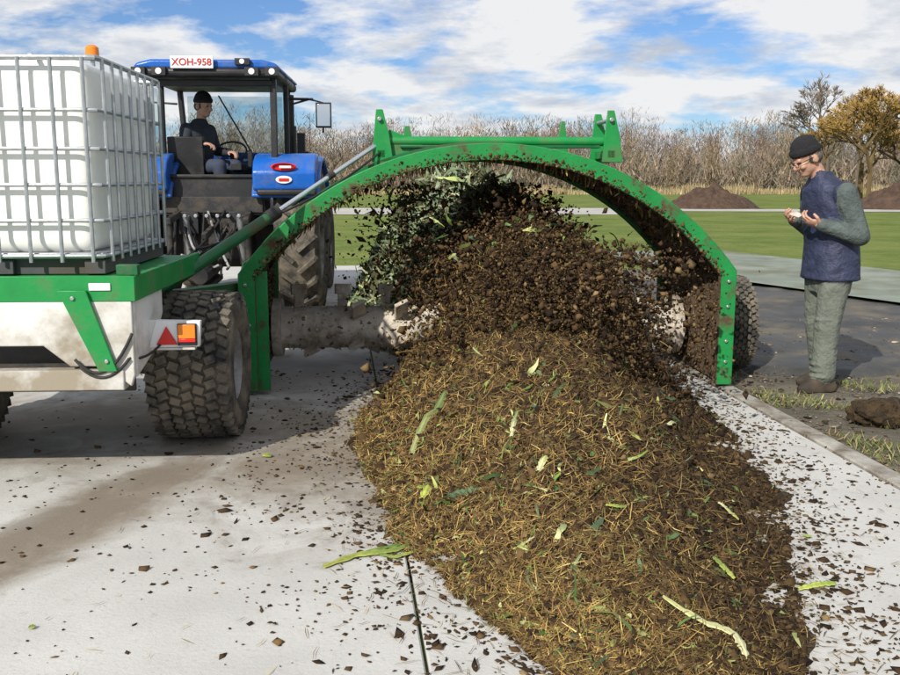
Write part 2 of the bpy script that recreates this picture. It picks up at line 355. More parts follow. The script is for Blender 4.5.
def chunks(P,size,cols,flat=False,elong=(.5,1.3)):
    n=len(P); T=OCT[None]*(1+rng.uniform(-.45,.45,(n,6,1))); T=T*(size[:,None]*rng.uniform(elong[0],elong[1],(n,3)))[:,None,:]
    R=rotm(n)
    V=np.einsum('nij,nkj->nki',R,T)
    if flat: V[:,:,2]*=.35
    V=V+P[:,None,:]
    F=(OF[None]+6*np.arange(n)[:,None,None]).reshape(-1,3)
    return V.reshape(-1,3),F,np.repeat(cols,6,0)
def strips(P,D,U,length,width,cols,tips=None,bend=.3,seg=3,ragged=0):
    n=len(P); S=np.cross(D,U); S/=np.linalg.norm(S,axis=1)[:,None]+1e-9
    cur=rng.normal(0,bend,n); cur2=rng.normal(0,bend,n); V=[];C=[]
    for i in range(seg+1):
        t=i/seg-.5
        c=P+D*(length*t)[:,None]+S*(length*cur*(t*t-.08))[:,None]+U*(length*cur2*(.1-t*t))[:,None]
        wd=(width*(1-.6*abs(2*t)**3))[:,None]*.5
        if ragged: wd=wd*rng.uniform(1-ragged,1+ragged,(n,1)); 
        tw=rng.normal(0,.25+ragged,(n,1)) if ragged else .3
        V+= [c-S*wd+U*wd*tw,c+S*wd+U*wd*.3]
        col=cols if tips is None else cols*(1-(t+.5))+tips*(t+.5)
        C+=[col,col]
    V=np.stack(V,1); C=np.stack(C,1); k=2*(seg+1)
    f=np.array([(2*i,2*i+1,2*i+3,2*i+2) for i in range(seg)])
    F=(f[None]+k*np.arange(n)[:,None,None]).reshape(-1,4)
    return V.reshape(-1,3),F,C.reshape(-1,3)
def unit(v): return v/(np.linalg.norm(v,axis=-1,keepdims=True)+1e-9)
# ------------------------------------------------------------------ windrows
YS=[1.9,2.2,2.7,3.2,3.7,4.4,5.4,6.0,6.6,7.3,8.0,9.0,10.5,12,14.5,16]
CS=[.75,.74,.71,.66,.60,.60,.55,.57,.56,.52,.42,.22,.10,.02,-.1,-.2]
WS=[.05,.20,.38,.62,.82,.98,1.13,1.16,1.08,.88,.90,1.15,1.3,1.3,1.2,.4]
HS=[.0,.02,.055,.11,.19,.33,.60,.79,1.00,1.14,1.18,1.38,1.55,1.55,1.4,.0]
def grid(y0,y1,ny,npx,namp):
    ys=np.linspace(y0,y1,ny); ps=np.linspace(-1.08,1.08,npx); G=np.zeros((ny,npx,3))
    for j,y in enumerate(ys):
        c=np.interp(y,YS,CS); wd=np.interp(y,YS,WS); h=np.interp(y,YS,HS)
        for i,p in enumerate(ps):
            nn=noise.noise((y*1.3,p*2,0))+.5*noise.noise((y*5,p*3,4)); pp=p*(1+.18*nn)
            q=min(1,abs(pp)); z=h*(.5+.5*math.cos(pi*q))**.92
            x=c+p*wd
            z+=namp*min(1,(1-q)*4+.05)*(noise.fractal((x*2.6,y*2.6,1),1,2,6)*1.0)*(.3+h)
            if q>=1: z=-.03
            G[j,i]=(x,y,z)
    return G
def gs(G,n,wfun=None,pr=1.0):
    ny,nx,_=G.shape; u=rng.uniform(0,ny-1.001,n*3); v=rng.uniform(.04,.96,n*3)*(nx-1.001)
    if wfun is not None:
        keep=rng.uniform(0,1,n*3)<wfun(u/(ny-1),v/(nx-1)*2-1); u=u[keep]; v=v[keep]
    u=u[:n]; v=v[:n]; a=u.astype(int); b_=v.astype(int); fu=(u-a)[:,None]; fv=(v-b_)[:,None]
    P=G[a,b_]*(1-fu)*(1-fv)+G[a+1,b_]*fu*(1-fv)+G[a,b_+1]*(1-fu)*fv+G[a+1,b_+1]*fu*fv
    Nn=unit(np.cross(G[a,b_+1]-G[a,b_],G[a+1,b_]-G[a,b_])); Nn[Nn[:,2]<0]*=-1
    ok=P[:,2]>-.02
    return P[ok],Nn[ok]
def gridobj(name,G,mat_,parent):
    ny,nx,_=G.shape; J,I=np.meshgrid(np.arange(ny-1),np.arange(nx-1),indexing='ij'); a=J*nx+I
    return soup(name,G,np.stack([a,a+1,a+nx+1,a+nx],-1).reshape(-1,4),mat_,parent=parent,smooth=True)
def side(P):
    # fresher, strawier material on the left flank; the right's shade painted in as darker colour
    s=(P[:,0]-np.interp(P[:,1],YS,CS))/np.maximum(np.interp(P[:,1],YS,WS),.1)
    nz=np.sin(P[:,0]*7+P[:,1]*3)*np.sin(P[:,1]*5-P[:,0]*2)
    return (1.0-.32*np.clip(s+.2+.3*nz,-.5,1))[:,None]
comp=empty('compost_windrow',(0,0,0))
G1=grid(1.9,8.1,300,120,.17); gridobj('heap_body',G1,M['soil'],comp)
DK=[(.028,.016,.008),(.054,.031,.0135),(.096,.058,.024),(.145,.098,.044)]
near=lambda u,v: np.clip(1.15-.75*u,0.1,1)
P,Nn=gs(G1,52000,near)
sz=np.exp(rng.normal(math.log(.0085),.48,len(P)))*np.where(P[:,1]>5,1.2,1)
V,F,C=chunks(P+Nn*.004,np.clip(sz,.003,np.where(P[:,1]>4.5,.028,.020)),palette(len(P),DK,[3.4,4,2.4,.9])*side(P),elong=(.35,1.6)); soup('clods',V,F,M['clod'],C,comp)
def tang(Nn):
    r=rng.normal(size=Nn.shape); D=r-Nn*(np.sum(r*Nn,1))[:,None]; return unit(unit(D)+Nn*rng.uniform(-.3,.4,len(Nn))[:,None])
ST=[(.22,.135,.042),(.32,.215,.068),(.12,.07,.027),(.44,.34,.13),(.17,.17,.04)]
P,Nn=gs(G1,42000,lambda u,v: np.clip((.52-.48*v)*(1.2-.6*u),.04,1))
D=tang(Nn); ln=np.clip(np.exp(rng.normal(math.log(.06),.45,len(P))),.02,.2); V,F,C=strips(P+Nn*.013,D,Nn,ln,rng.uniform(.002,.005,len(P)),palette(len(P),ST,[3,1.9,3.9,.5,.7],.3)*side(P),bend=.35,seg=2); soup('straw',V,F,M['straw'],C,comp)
def leaves(name,P,Nn,lmin,lmax,wmin,wmax,parent,gr=1.0,pale=0,lift=.013):
    n=len(P); D=tang(Nn); c1=palette(n,[(.045,.095,.018),(.09,.15,.026),(.25,.30,.055),(.065,.11,.055)],[3,3,1.2,2],.35); c2=palette(n,[(.07,.13,.026),(.46,.46,.21),(.32,.30,.10),(.06,.10,.05)],[3,1.0*gr,1.2*gr,1.8],.3)
    if pale: c1=c1*(1-pale)+np.array((.26,.34,.22))*pale; c2=c2*(1-pale)+np.array((.40,.45,.32))*pale
    V,F,C=strips(P+Nn*lift,D,Nn,rng.uniform(lmin,lmax,n),rng.uniform(wmin,wmax,n),c1,c2,bend=.6,seg=7,ragged=.35); return soup(name,V,F,M['leaf'],C,parent)
P,Nn=gs(G1,1000,lambda u,v: np.clip(.6-.55*v,.12,1)); leaves('leaf_pieces',P,Nn,.015,.075,.005,.018,comp)
P,Nn=gs(G1,210,lambda u,v: np.clip(.6-.55*v,.15,1)*np.where(u<.25,.6,1)); leaves('leek_stalks',P,Nn,.07,.24,.009,.026,comp,1.6)
# airborne clods thrown by the rotor
n=14000
X=.60+rng.normal(0,.38,n); Y=rng.uniform(5.5,7.9,n); base=np.interp(Y,YS,HS)*np.clip(1-((X-.52)/1.05)**2,0,1)
Z=base+np.abs(rng.normal(0,.15,n))-.03; ok=(Z>.03)&(Z<1.46); P=np.stack([X,Y,Z],1)[ok]
P2=np.stack([rng.normal(1.08,.21,5600),rng.uniform(5.3,7.2,5600),rng.uniform(.1,1.06,5600)],1)
P3=np.stack([rng.normal(-.28,.26,2000),rng.uniform(7.2,8.4,2000),rng.uniform(.5,1.46,2000)],1)
P4=np.stack([rng.normal(-.02,.17,2200),rng.uniform(6.4,7.6,2200),rng.uniform(.1,1.1,2200)],1)
P=np.concatenate([P,P2,P3,P4]); V,F,C=chunks(P,np.clip(np.exp(rng.normal(math.log(.0078),.5,len(P))),.003,.026),palette(len(P),DK,[3,4,2.6,1.0]),elong=(.35,1.8)); soup('thrown_clods',V,F,M['clod'],C,comp)
P=np.concatenate([np.stack([rng.normal(-.32,.22,230),rng.uniform(7.3,8.3,230),rng.uniform(.5,1.44,230)],1),np.stack([rng.normal(.4,.4,130),rng.uniform(6.2,7.8,130),rng.uniform(.85,1.25,130)],1)])
leaves('thrown_leaves',P,unit(rng.normal(size=P.shape)),.04,.16,.008,.026,comp)
P=np.stack([rng.normal(.5,.5,5200),rng.uniform(5.6,7.9,5200),rng.uniform(.4,1.4,5200)],1); P=P[P[:,2]<np.interp(P[:,1],YS,HS)*np.clip(1-((P[:,0]-.5)/1.1)**2,0,1)+.18]
V,F,C=strips(P,unit(rng.normal(size=P.shape)),unit(rng.normal(size=P.shape)),rng.uniform(.02,.12,len(P)),rng.uniform(.003,.006,len(P)),palette(len(P),ST,[3,1.4,4,.4,1],.3)); soup('thrown_straw',V,F,M['straw'],C,comp)
# green vegetable windrow waiting behind
veg=empty('vegetable_waste_windrow')
G2=grid(8.0,16,160,90,.24); gridobj('heap_body',G2,mat('veg_body',(.08,.08,.035),.95,var=.5,vscale=9,bump=1,bscale=20,bdist=.08),veg)
P,Nn=gs(G2,7000,lambda u,v: np.clip(1-.7*u,.1,1)); leaves('leek_leaves',P,unit(Nn+rng.normal(0,.5,Nn.shape)),.08,.36,.008,.036,veg,.8,pale=.38,lift=.02)
P,Nn=gs(G2,10000,lambda u,v: np.clip(1-.7*u,.1,1)); V,F,C=chunks(P+Nn*.02,rng.uniform(.008,.036,len(P)),palette(len(P),DK+[(.25,.30,.18)],[1,2,2,2,1.4])); soup('clods',V,F,M['clod'],C,veg)
# litter on slab
lit=empty('compost_litter')
def dens_pts(n,x0,x1,y0,y1,fn):
    X=rng.uniform(x0,x1,n); Y=rng.uniform(y0,y1,n); k=rng.uniform(0,1,n)<fn(X,Y); return np.stack([X[k],Y[k],np.full(k.sum(),.003)],1)
def dist(X,Y):
    c=np.interp(Y,YS,CS); wd=np.interp(Y,YS,WS); dd=np.abs(X-c)-wd*.86; return np.maximum(dd,0)
cl=lambda X,Y: .3+.7*(np.sin(X*5+Y*3.1)*np.sin(Y*4.3-X*2)>-.1)
P=dens_pts(150000,-2.8,3.2,1.6,7.4,lambda X,Y: np.clip(.8*np.exp(-dist(X,Y)/.17)+np.where(X>.5,.18,.12)*np.exp(-dist(X,Y)/1.0),0,1)*cl(X,Y)*.85)
V,F,C=chunks(P,np.clip(np.exp(rng.normal(math.log(.0072),.5,len(P))),.0025,.024),palette(len(P),DK,[4,4,2,.6]),flat=True,elong=(.3,1.7)); soup('crumbs',V,F,M['clod'],C,lit)
P=dens_pts(32000,-1.8,2.9,1.6,7.0,lambda X,Y: np.clip(.8*np.exp(-dist(X,Y)/.17)+.010,0,1)); P[:,2]=.008; U=np.tile((0,0,1.),(len(P),1)); D=unit(np.concatenate([rng.normal(size=(len(P),2)),np.zeros((len(P),1))],1))
V,F,C=strips(P,D,U,rng.uniform(.015,.09,len(P)),rng.uniform(.002,.004,len(P)),palette(len(P),ST,[3,2,3,1,1],.3),bend=.2,seg=2); soup('straw_litter',V,F,M['straw'],C,lit)
P=dens_pts(600,-2.2,2.9,1.8,6,lambda X,Y: np.clip(.7*np.exp(-dist(X,Y)/.30),0,1)*.35); P[:,2]=.012
U=unit(np.tile((0,0,1.),(len(P),1))+rng.normal(0,.12,(len(P),3)))
D=unit(np.concatenate([rng.normal(size=(len(P),2)),np.zeros((len(P),1))],1)); c1=palette(len(P),[(.08,.16,.035),(.26,.32,.06),(.17,.21,.09)],[2,2,1]); V,F,C=strips(P,D,U,rng.uniform(.03,.08,len(P)),rng.uniform(.006,.015,len(P)),c1,bend=.3,seg=5,ragged=.3); soup('leaf_litter',V,F,M['leaf'],C,lit)
def gz(x,y):
    j=int(np.clip(round((y-1.9)/6.2*299),0,299)); row=G1[j]; return max(0,float(np.interp(x,row[:,0],row[:,2])))
def leek(pts,w0,cols,name='leek_piece',lift=.022):
    pts=np.array(pts,float); n=18; t=np.linspace(0,len(pts)-1,n); V=[];C=[]
    Pp=np.stack([np.interp(t,np.arange(len(pts)),pts[:,k]) for k in range(2)]+[np.zeros(n)],1)
    for i in range(n): Pp[i,2]=gz(Pp[i,0],Pp[i,1])
    Pp[1:-1,2]=(Pp[:-2,2]+Pp[1:-1,2]+Pp[2:,2])/3; Pp[:,2]+=np.where(Pp[:,2]>.02,lift,.008)
    for i in range(n):
        d_=unit(Pp[min(i+1,n-1)]-Pp[max(i-1,0)]); s_=unit(np.cross(d_,(0,0,1))); ww=w0*(.55+.45*math.sin(pi*(i+.7)/(n+.6)))*(1+.2*math.sin(i*2.1)+.1*math.sin(i*5))
        for q in (-1,-.5,0,.5,1): V.append(Pp[i]+s_*ww*q+np.array((0,0,ww*.55*(1-q*q)*(1+.3*math.sin(i*3+q*4))))); C.append((np.array(cols[0])*(1-i/n)+np.array(cols[1])*(i/n))*(.8+.2*math.cos(q*6)))
    F=[(i*5+j,i*5+j+1,i*5+5+j+1,i*5+5+j) for i in range(n-1) for j in range(4)]
    soup(name,V,F,M['leaf'],C,lit,smooth=True)
LY=(.45,.47,.10);LG=(.14,.24,.045);LW=(.66,.64,.38)
leek([(-.50,3.50),(-.38,3.62),(-.25,3.66),(-.16,3.72)],.020,(LY,LG),'leek_stalk')
leek([(-.44,3.58),(-.30,3.68),(-.16,3.76)],.011,((.25,.35,.07),(.1,.2,.04)),'leek_leaf')
leek([(-.30,3.64),(-.22,3.60),(-.14,3.66)],.012,(LG,LY),'leek_leaf')
leek([(.92,2.74),(.92,2.84),(.83,2.92),(.72,3.02)],.016,(LW,(.55,.55,.22)),'leek_white')
leek([(1.28,3.30),(1.37,3.34),(1.44,3.35)],.018,((.5,.55,.12),(.3,.42,.08)),'leek_end')
leek([(-.02,4.02),(.05,4.10),(.14,4.14)],.034,((.12,.2,.1),(.16,.24,.12)),'leek_leaf_wide')
leek([(-.13,4.15),(-.10,4.25),(-.15,4.34)],.020,((.5,.55,.1),(.3,.4,.08)),'leek_yellow')
leek([(-.20,4.75),(-.10,5.0),(-.02,5.2)],.022,((.35,.38,.15),(.12,.2,.06)),'leek_long')
leek([(.25,3.55),(.33,3.53)],.013,(LY,LW)); leek([(.38,3.95),(.43,4.05)],.016,(LW,LY)); leek([(.62,3.62),(.70,3.60)],.013,(LY,LG)); leek([(.9,4.4),(1.02,4.46)],.018,(LG,LY)); leek([(1.15,3.9),(1.23,3.86)],.013,(LW,LY)); leek([(.05,3.62),(.12,3.55)],.012,(LY,LG))
leek([(.3,4.5),(.34,4.66)],.014,(LW,LG)); leek([(1.1,4.7),(1.2,4.85)],.016,(LW,LY)); leek([(1.05,3.3),(1.0,3.42)],.012,(LY,LG))
leek([(-1.02,5.02),(-.97,5.0)],.02,(LY,LG)); leek([(-1.42,3.0),(-1.40,3.0)],.012,(LG,LY))
# ------------------------------------------------------------------ compost turner
T=empty('compost_turner',(.29,6.63,0),4)
def archpts(off,z0=.03,n=36):
    R=2.17-off; hw=1.75-off; am=math.asin(hw/R); zc=-.43; pts=[(-hw,z0)]
    pts+=[(R*math.sin(a),zc+R*math.cos(a)) for a in np.linspace(-am,am,n)]; pts.append((hw,z0)); return pts
b=B(); b.band(archpts(0),archpts(.115),-.03,.03,'green','liner','greendirty'); b.band(archpts(0),archpts(.10),1.55,1.61,'green','liner','green'); b.obj('arch_flanges',T,bevel=.006)
b=B(); b.band(archpts(.015),archpts(.07),.03,1.55,'greendk','liner','liner')
for y in (.55,1.05): b.band(archpts(-.03),archpts(.02),y,y+.03,'greendk','greendk','greendk')
for sgn in (-1,1):
    b.prism([(.06,.04),(.06,.75),(.30,.9),(1.3,.9),(1.5,.75),(1.5,.1),(1.3,.04)],'x',sgn*1.765,sgn*1.752,'green')
b.obj('arch_shell',T)
b=B()
b.box((-1.60,.02,.45),(.09,.03,.84),'greendirty'); 
b.box((1.79,.72,.42),(.07,.24,.10),'green'); b.cyl((1.78,.72,.42),(1.9,.72,.42),.03,'galv')
b.cyl((-1.68,.0,.50),(-1.68,-.05,.50),.012,'galv',n=6)
for z in (.2,.35,.6,.78):
    b.cyl((1.69,-.03,z),(1.69,-.045,z),.013,'galv',n=6); b.cyl((-1.70,-.03,z),(-1.70,-.045,z),.013,'galv',n=6)
b.obj('side_brackets',T,bevel=.004)
b=B()
b.cyl((-1.62,.9,.34),(1.62,.9,.34),.165,'rotor',n=28)
for sgn in (-1,1): b.cyl((sgn*1.62,.9,.34),(sgn*1.55,.9,.34),.23,'rotor',n=28)
for i in range(26):
    x=-1.42+2.84*i/25; a=i*2.05*(1 if x<0 else -1); Rm=Matrix.Rotation(a,3,'X')@Matrix.Rotation(.5 if x<0 else -.5,3,'Z')
    q=Matrix.Rotation(a,3,'X')@Vector((0,0,.23)); b.box(Vector((x,.9,.34))+q,(.08,.018,.17),'rotor',Rm)
    q=Matrix.Rotation(a,3,'X')@Vector((0,0,.30)); b.box(Vector((x,.9,.34))+q,(.13,.03,.08),'rotor',Rm)
for x in (1.12,1.25,-.62,-.95):
    Rm=Matrix.Rotation(.9,3,'X')@Matrix.Rotation(.5,3,'Z'); q=Matrix.Rotation(.9,3,'X')@Vector((0,0,.25)); b.box(Vector((x,.9,.34))+q,(.11,.03,.22),'rotor',Rm)
b.obj('rotor',T,bevel=.004)
n=1100; ang=rng.uniform(0,2*pi,n); P=np.stack([rng.uniform(-1.5,1.5,n),.9+.17*np.cos(ang),.34+.17*np.sin(ang)],1)
V,F,C=chunks(P,rng.uniform(.005,.018,n),palette(n,[(.30,.24,.17),(.45,.38,.28),(.12,.08,.05)],[3,3,2])); soup('rotor_mud',V,F,M['clod'],C,T)
b=B()
b.cyl((-.72,.62,1.775),(.98,.62,1.775),.034,'green',n=20); b.box((.13,1.05,1.775),(1.72,.07,.07),'green')
b.box((.13,.62,1.735),(1.5,.10,.02),'greendk')
for x in (-.76,.96):
    for y in (.55,.98):
        b.prism([(x-.07,1.62),(x+.09,1.62),(x+.06,1.82),(x+.015,2.0),(x-.035,2.0),(x-.05,1.85)],'y',y,y+.02,'green')
    b.bar((x,.55,1.68),(x,1.0,1.68),.06,.06,'green'); b.cyl((x-.01,.52,1.93),(x-.01,1.02,1.93),.016,'galv')
b.prism([(.60,1.7),(.70,1.7),(.67,1.94),(.64,1.94)],'y',.9,.92,'green'); b.prism([(-.60,1.7),(-.50,1.7),(-.54,1.90),(-.58,1.90)],'y',.9,.92,'green')
b.prism([(-.74,1.64),(-.45,1.70),(-.45,1.76),(-.70,1.86)],'y',.60,.615,'green')
b.obj('lifting_frame',T,bevel=.004)
Mi=(Matrix.Translation((.29,6.63,0))@Matrix.Rotation(math.radians(4),4,'Z')).inverted()
W=lambda p: Mi@Vector(p)
s0=W((-.47,7.25,1.80)); s1=W((-1.72,5.55,.84)); mid=s0.lerp(s1,.56)
b=B(); b.cyl(s0,mid,.017,'rod',n=16); b.cyl(mid,s1,.037,'greendk',n=20); b.cyl(mid.lerp(s0,.04),mid.lerp(s1,.05),.045,'black',n=16); b.cyl(mid.lerp(s0,.5),mid.lerp(s0,.45),.024,'black')
b.cyl(s0+Vector((0,-.05,0)),s0+Vector((0,.05,0)),.035,'galv'); b.hose(mid+Vector((0,0,.03)),W((-1.3,7.0,1.35)),-.06,.010,'black'); b.hose(mid+Vector((0,0,.04)),W((-1.75,6.3,.95)),.12,.010,'black')
b.hose(s0+Vector((.05,0,-.02)),mid+Vector((.02,0,0)),.10,.009,'black')
b.bar(W((-1.75,5.62,.78)),W((-1.45,6.9,.72)),.10,.10,'greendk'); b.bar(W((-1.75,5.62,.60)),W((-1.45,6.9,.40)),.08,.10,'greendk')
b.obj('support_cylinder',T,bevel=.003)
b=B(); wheel(b,(1.98,.72,.37),.37,.24,.2); b.cyl((1.75,.72,.37),(1.95,.72,.37),.05,'blackm'); b.obj('turner_wheel',T)
n=3600; am=.93; ang=rng.uniform(-am,am,n); yy=rng.uniform(.04,1.54,n)
P=np.stack([2.095*np.sin(ang),yy,-.43+2.095*np.cos(ang)],1); zw=rng.uniform(.05,.85,1600); sg=rng.choice([-1,1],1600); P=np.concatenate([P,np.stack([sg*1.675,rng.uniform(.04,1.54,1600),zw],1)])
V,F,C=chunks(P,np.clip(np.exp(rng.normal(math.log(.010),.5,len(P))),.004,.035),palette(len(P),DK+[(.2,.14,.09)],[1,3,3,2,2])); soup('clinging_mud',V,F,M['clod'],C,T)
n=1500; ang=rng.uniform(-am,am,n); rr=2.055+np.abs(rng.normal(0,.026,n)); P=np.stack([rr*np.sin(ang),np.full(n,-.03),-.43+rr*np.cos(ang)],1)
V,F,C=chunks(P,np.clip(np.exp(rng.normal(math.log(.006),.5,n)),.003,.018),palette(n,DK,[2,3,3,2])); soup('flange_mud',V,F,M['clod'],C,T)
n=300; ang=rng.uniform(-.85,.85,n); P=np.stack([2.04*np.sin(ang),rng.uniform(.0,.5,n),-.43+2.04*np.cos(ang)],1); D=unit(np.tile((0,0,-1.),(n,1))+rng.normal(0,.3,(n,3)))
V,F,C=strips(P,D,unit(rng.normal(size=(n,3))),rng.uniform(.03,.10,n),rng.uniform(.004,.014,n),palette(n,DK+ST,[2,2,2,2,1,1,1,1,1])); soup('hanging_debris',V,F,M['straw'],C,T)
# ------------------------------------------------------------------ trailer with IBC
TR=empty('tank_trailer',(-1.5,4.45,0),3)
b=B()
b.box((-.95,.72,.99),(1.92,1.44,.085),'green'); b.box((-.95,-.004,.99),(1.94,.03,.12),'green'); b.box((.008,.72,.99),(.03,1.46,.12),'green')
b.box((-.02,.035,1.075),(.10,.05,.05),'greendk')
b.box((-.14,-.024,1.0),(.10,.006,.035),'whiteclean')
b.prism([(-.33,.985),(-.20,.985),(-.075,.60),(-.16,.60)],'y',-.045,-.022,'green')
for x,z in ((-.26,.95),(-.12,.65)): b.cyl((x,-.045,z),(x,-.055,z),.011,'galv',n=6)
b.obj('deck_frame',TR,bevel=.005)
b=B()
b.prism([(-1.9,.93),(-1.9,.72),(-.42,.72),(-.30,.62),(-.14,.62),(-.02,.52),(0,.58),(0,.93)],'y',-.018,.012,'white')
b.box((-.97,.01,.555),(1.84,.08,.10),'white')
b.prism([(.012,.93),(.55,.93),(.55,.80),(.30,.62),(.012,.56)],'x',-.02,.004,'white')
b.box((-.97,.62,.60),(.12,.9,.12),'blackm'); b.box((-.97,.13,.70),(1.86,.03,.46),'blackm')  # thin black plate added behind the panel opening to block sun slits
b.box((-.95,1.04,.42),(1.7,.09,.09),'blackm')
b.bar((-.95,1.4,.62),(-.95,5.0,.55),.14,.14,'white')
b.obj('chassis',TR,bevel=.006)
b=B()
wheel(b,(.09,1.04,.425),.425,.48,.21); b.obj('wheel_right',TR)
b=B(); wheel(b,(-1.35,1.04,.425),.425,.44,.21); b.obj('wheel_left',TR)
b=B()
b.prism([(.0,.66),(.04,.80),(.26,.795),(.25,.665)],'y',.25,.29,'whiteclean'); b.prism([(.0,.66),(-.07,.72),(-.02,.80),(.04,.80)],'y',.255,.28,'white')
b.prism([(.04,.677),(.145,.677),(.092,.77)],'y',.238,.2495,'red')
b.box((.195,.24,.745),(.085,.03,.07),'orange'); b.box((.195,.24,.70),(.085,.03,.018),'red'); b.box((.195,.243,.728),(.095,.02,.11),'black')
b.box((.08,.27,.655),(.3,.05,.012),'white')
b.hose((-.25,-.03,.62),(-.02,-.03,.66),.14,.008,'black'); b.hose((-.27,-.04,.66),(-.0,-.03,.78),.24,.008,'black'); b.hose((-.02,-.02,.66),(.06,.25,.68),.05,.007,'black')
b.obj('tail_lights',TR,bevel=.003)
b=B()
b.box((-.66,.76,1.60),(.90,1.10,.92),'tank'); o=b.obj('tank_bladder',TR,smooth=60); md=o.modifiers.new('b','BEVEL'); md.width=.075; md.segments=6
b=B(); b.cyl((-.66,.76,2.05),(-.66,.76,2.10),.09,'black'); b.box((-.66,.76,1.13),(.97,1.16,.03),'galv')
b.box((-.66,.77,1.075),(.93,1.10,.078),'pallet')
for x in (-1.1,-.66,-.22): b.box((x,.76,1.075),(.1,1.15,.07),'pallet')
b.obj('pallet',TR,bevel=.004)
b=B()
x0,x1,y0,y1=-1.16,-.155,.165,1.355; zl=[1.13,1.30,1.47,1.64,1.82,2.06]
def ring(z,r): 
    c_=.05; pts=[(x0+c_,y0),(x1-c_,y0),(x1-.012,y0+.012),(x1,y0+c_),(x1,y1-c_),(x1-.012,y1-.012),(x1-c_,y1),(x0+c_,y1),(x0+.012,y1-.012),(x0,y1-c_),(x0,y0+c_),(x0+.012,y0+.012),(x0+c_,y0)]
    b.tube([(p[0],p[1],z) for p in pts],r,'galv',8)
for z in zl: ring(z,.0105 if z<2 else .014)
for i in range(7):
    x=x0+.06+(x1-x0-.12)*i/6
    for y in (y0-.012,y1+.012): b.tube([(x,y,1.10),(x,y,2.06)],.010,'galv',8)
for i in range(8):
    y=y0+.06+(y1-y0-.12)*i/7
    for x in (x0-.012,x1+.012): b.tube([(x,y,1.10),(x,y,2.06)],.010,'galv',8)
for x in (x0+.3,x1-.3): b.tube([(x,y0,2.07),(x,y1,2.07)],.011,'galv',8)
b.obj('tank_cage',TR)
b=B(); b.tube([(-.55,1.42,1.0),(-.55,1.42,2.2)],.014,'galv'); b.cyl((-.55,1.42,2.2),(-.55,1.42,2.215),.045,'black'); b.lathe([(0,.04),(.05,.038),(.065,.02),(.068,.001)],(0,0,0),'orange',20)
k=len(b.v)-20*4
for i in range(k,len(b.v)): x,y,z=b.v[i]; b.v[i]=(-.55+y,1.42+z,2.215+x)
b.obj('beacon',TR)
# ------------------------------------------------------------------ tractor
K=empty('tractor',(-2.50,10.35,0),3); K.scale=(.93,.93,.93)
b=B()
for sgn in (-1,1): wheel(b,(sgn*.92,.45,.88),.88,.52,.48,'lug'); 
b.obj('rear_wheels',K)
b=B()
for sgn in (-1,1): wheel(b,(sgn*.88,3.1,.64),.64,.42,.36,'lug')
b.obj('front_wheels',K)
b=B()
b.box((0,.45,.88),(1.5,.35,.35),'blackm'); b.box((0,1.5,.85),(.6,2.6,.55),'blackm'); b.box((0,3.1,.65),(1.4,.2,.2),'blackm')
b.box((0,.05,1.0),(.75,.5,.6),'blackm'); b.box((0,-.1,1.32),(1.1,.35,.18),'blackm')
for sgn in (-1,1):
    b.bar((sgn*.35,-.05,.7),(sgn*.45,-.95,.5),.06,.09,'blackm'); b.bar((sgn*.38,-.1,1.25),(sgn*.42,-.7,1.15),.06,.07,'blackm'); b.cyl((sgn*.42,-.65,1.15),(sgn*.43,-.6,.56),.035,'blackm'); b.cyl((sgn*.30,-.2,.65),(sgn*.30,-.35,1.2),.04,'galv')
b.bar((0,-.15,1.1),(0,-.9,1.0),.05,.06,'blackm'); b.bar((0,-.2,.5),(0,-1.1,.45),.12,.06,'blackm')
b.cyl((0,-.3,.65),(0,-1.2,.6),.09,'black'); b.box((-.28,-.28,1.12),(.22,.1,.25),'black'); b.box((.28,-.28,1.12),(.22,.1,.25),'black')
for i in range(18):
    x=random.uniform(-.45,.45); b.hose((x,-.25,random.uniform(1.0,1.3)),(x*.3+random.uniform(-.3,.3),-1.0,random.uniform(.55,.9)),random.uniform(.05,.35),.015,random.choice(['black','black','black','rim']))
for i in range(6): b.cyl((-.3+i*.12,-.34,1.2),(-.3+i*.12,-.42,1.2),.022,random.choice(['red','galv','blue','galv']))
b.obj('rear_linkage',K,bevel=.006)
b=B()
def fender(x0,x1,k):
    a=np.linspace(math.radians(148),math.radians(20),16)
    pts=[(.45+1.0*math.cos(t_),.9+.98*math.sin(t_)) for t_ in a]; inn=[(.45+.95*math.cos(t_),.9+.92*math.sin(t_)) for t_ in a]
    b.prism([(y,z) for y,z in pts]+[(y,z) for y,z in inn[::-1]],'x',x0,x1,k)
for sgn in (-1,1):
    xa,xb=sorted((sgn*.44,sgn*1.20))
    fender(xa,xb,'blue')
    b.prism([(-.42,1.47),(-.46,1.50),(-.48,1.68),(-.40,1.80),(-.22,1.88),(.0,1.90),(-.2,1.55)],'x',xa+.03,xb-.03,'blue')
    b.box((sgn*.84,-.42,1.46),(.66,.08,.07),'black')
o=b.obj('fenders',K,bevel=.06,seg=5)
b=B()
for sgn in (-1,1):
    b.lathe([(0,.001),(0,.055),(-.015,.065),(-.03,.055)],(0,0,0),'red',24); k=len(b.v)-24*4
    for i in range(k,len(b.v)): x,y,z=b.v[i]; b.v[i]=(sgn*.82+y*2.2,-.474+x,1.74+z*.7)
    b.box((sgn*.82+.02,-.503,1.74),(.13,.012,.025),'whiteclean')
    b.lathe([(0,.001),(-.004,.055),(0,.06)],(0,0,0),'whiteclean',24); k=len(b.v)-24*3
    for i in range(k,len(b.v)): x,y,z=b.v[i]; b.v[i]=(sgn*.82+y*1.5,-.486+x,1.60+z*.72)
    b.box((sgn*.82,-.495,1.60),(.11,.006,.03),'red')
b.obj('rear_lamps',K)
b=B()
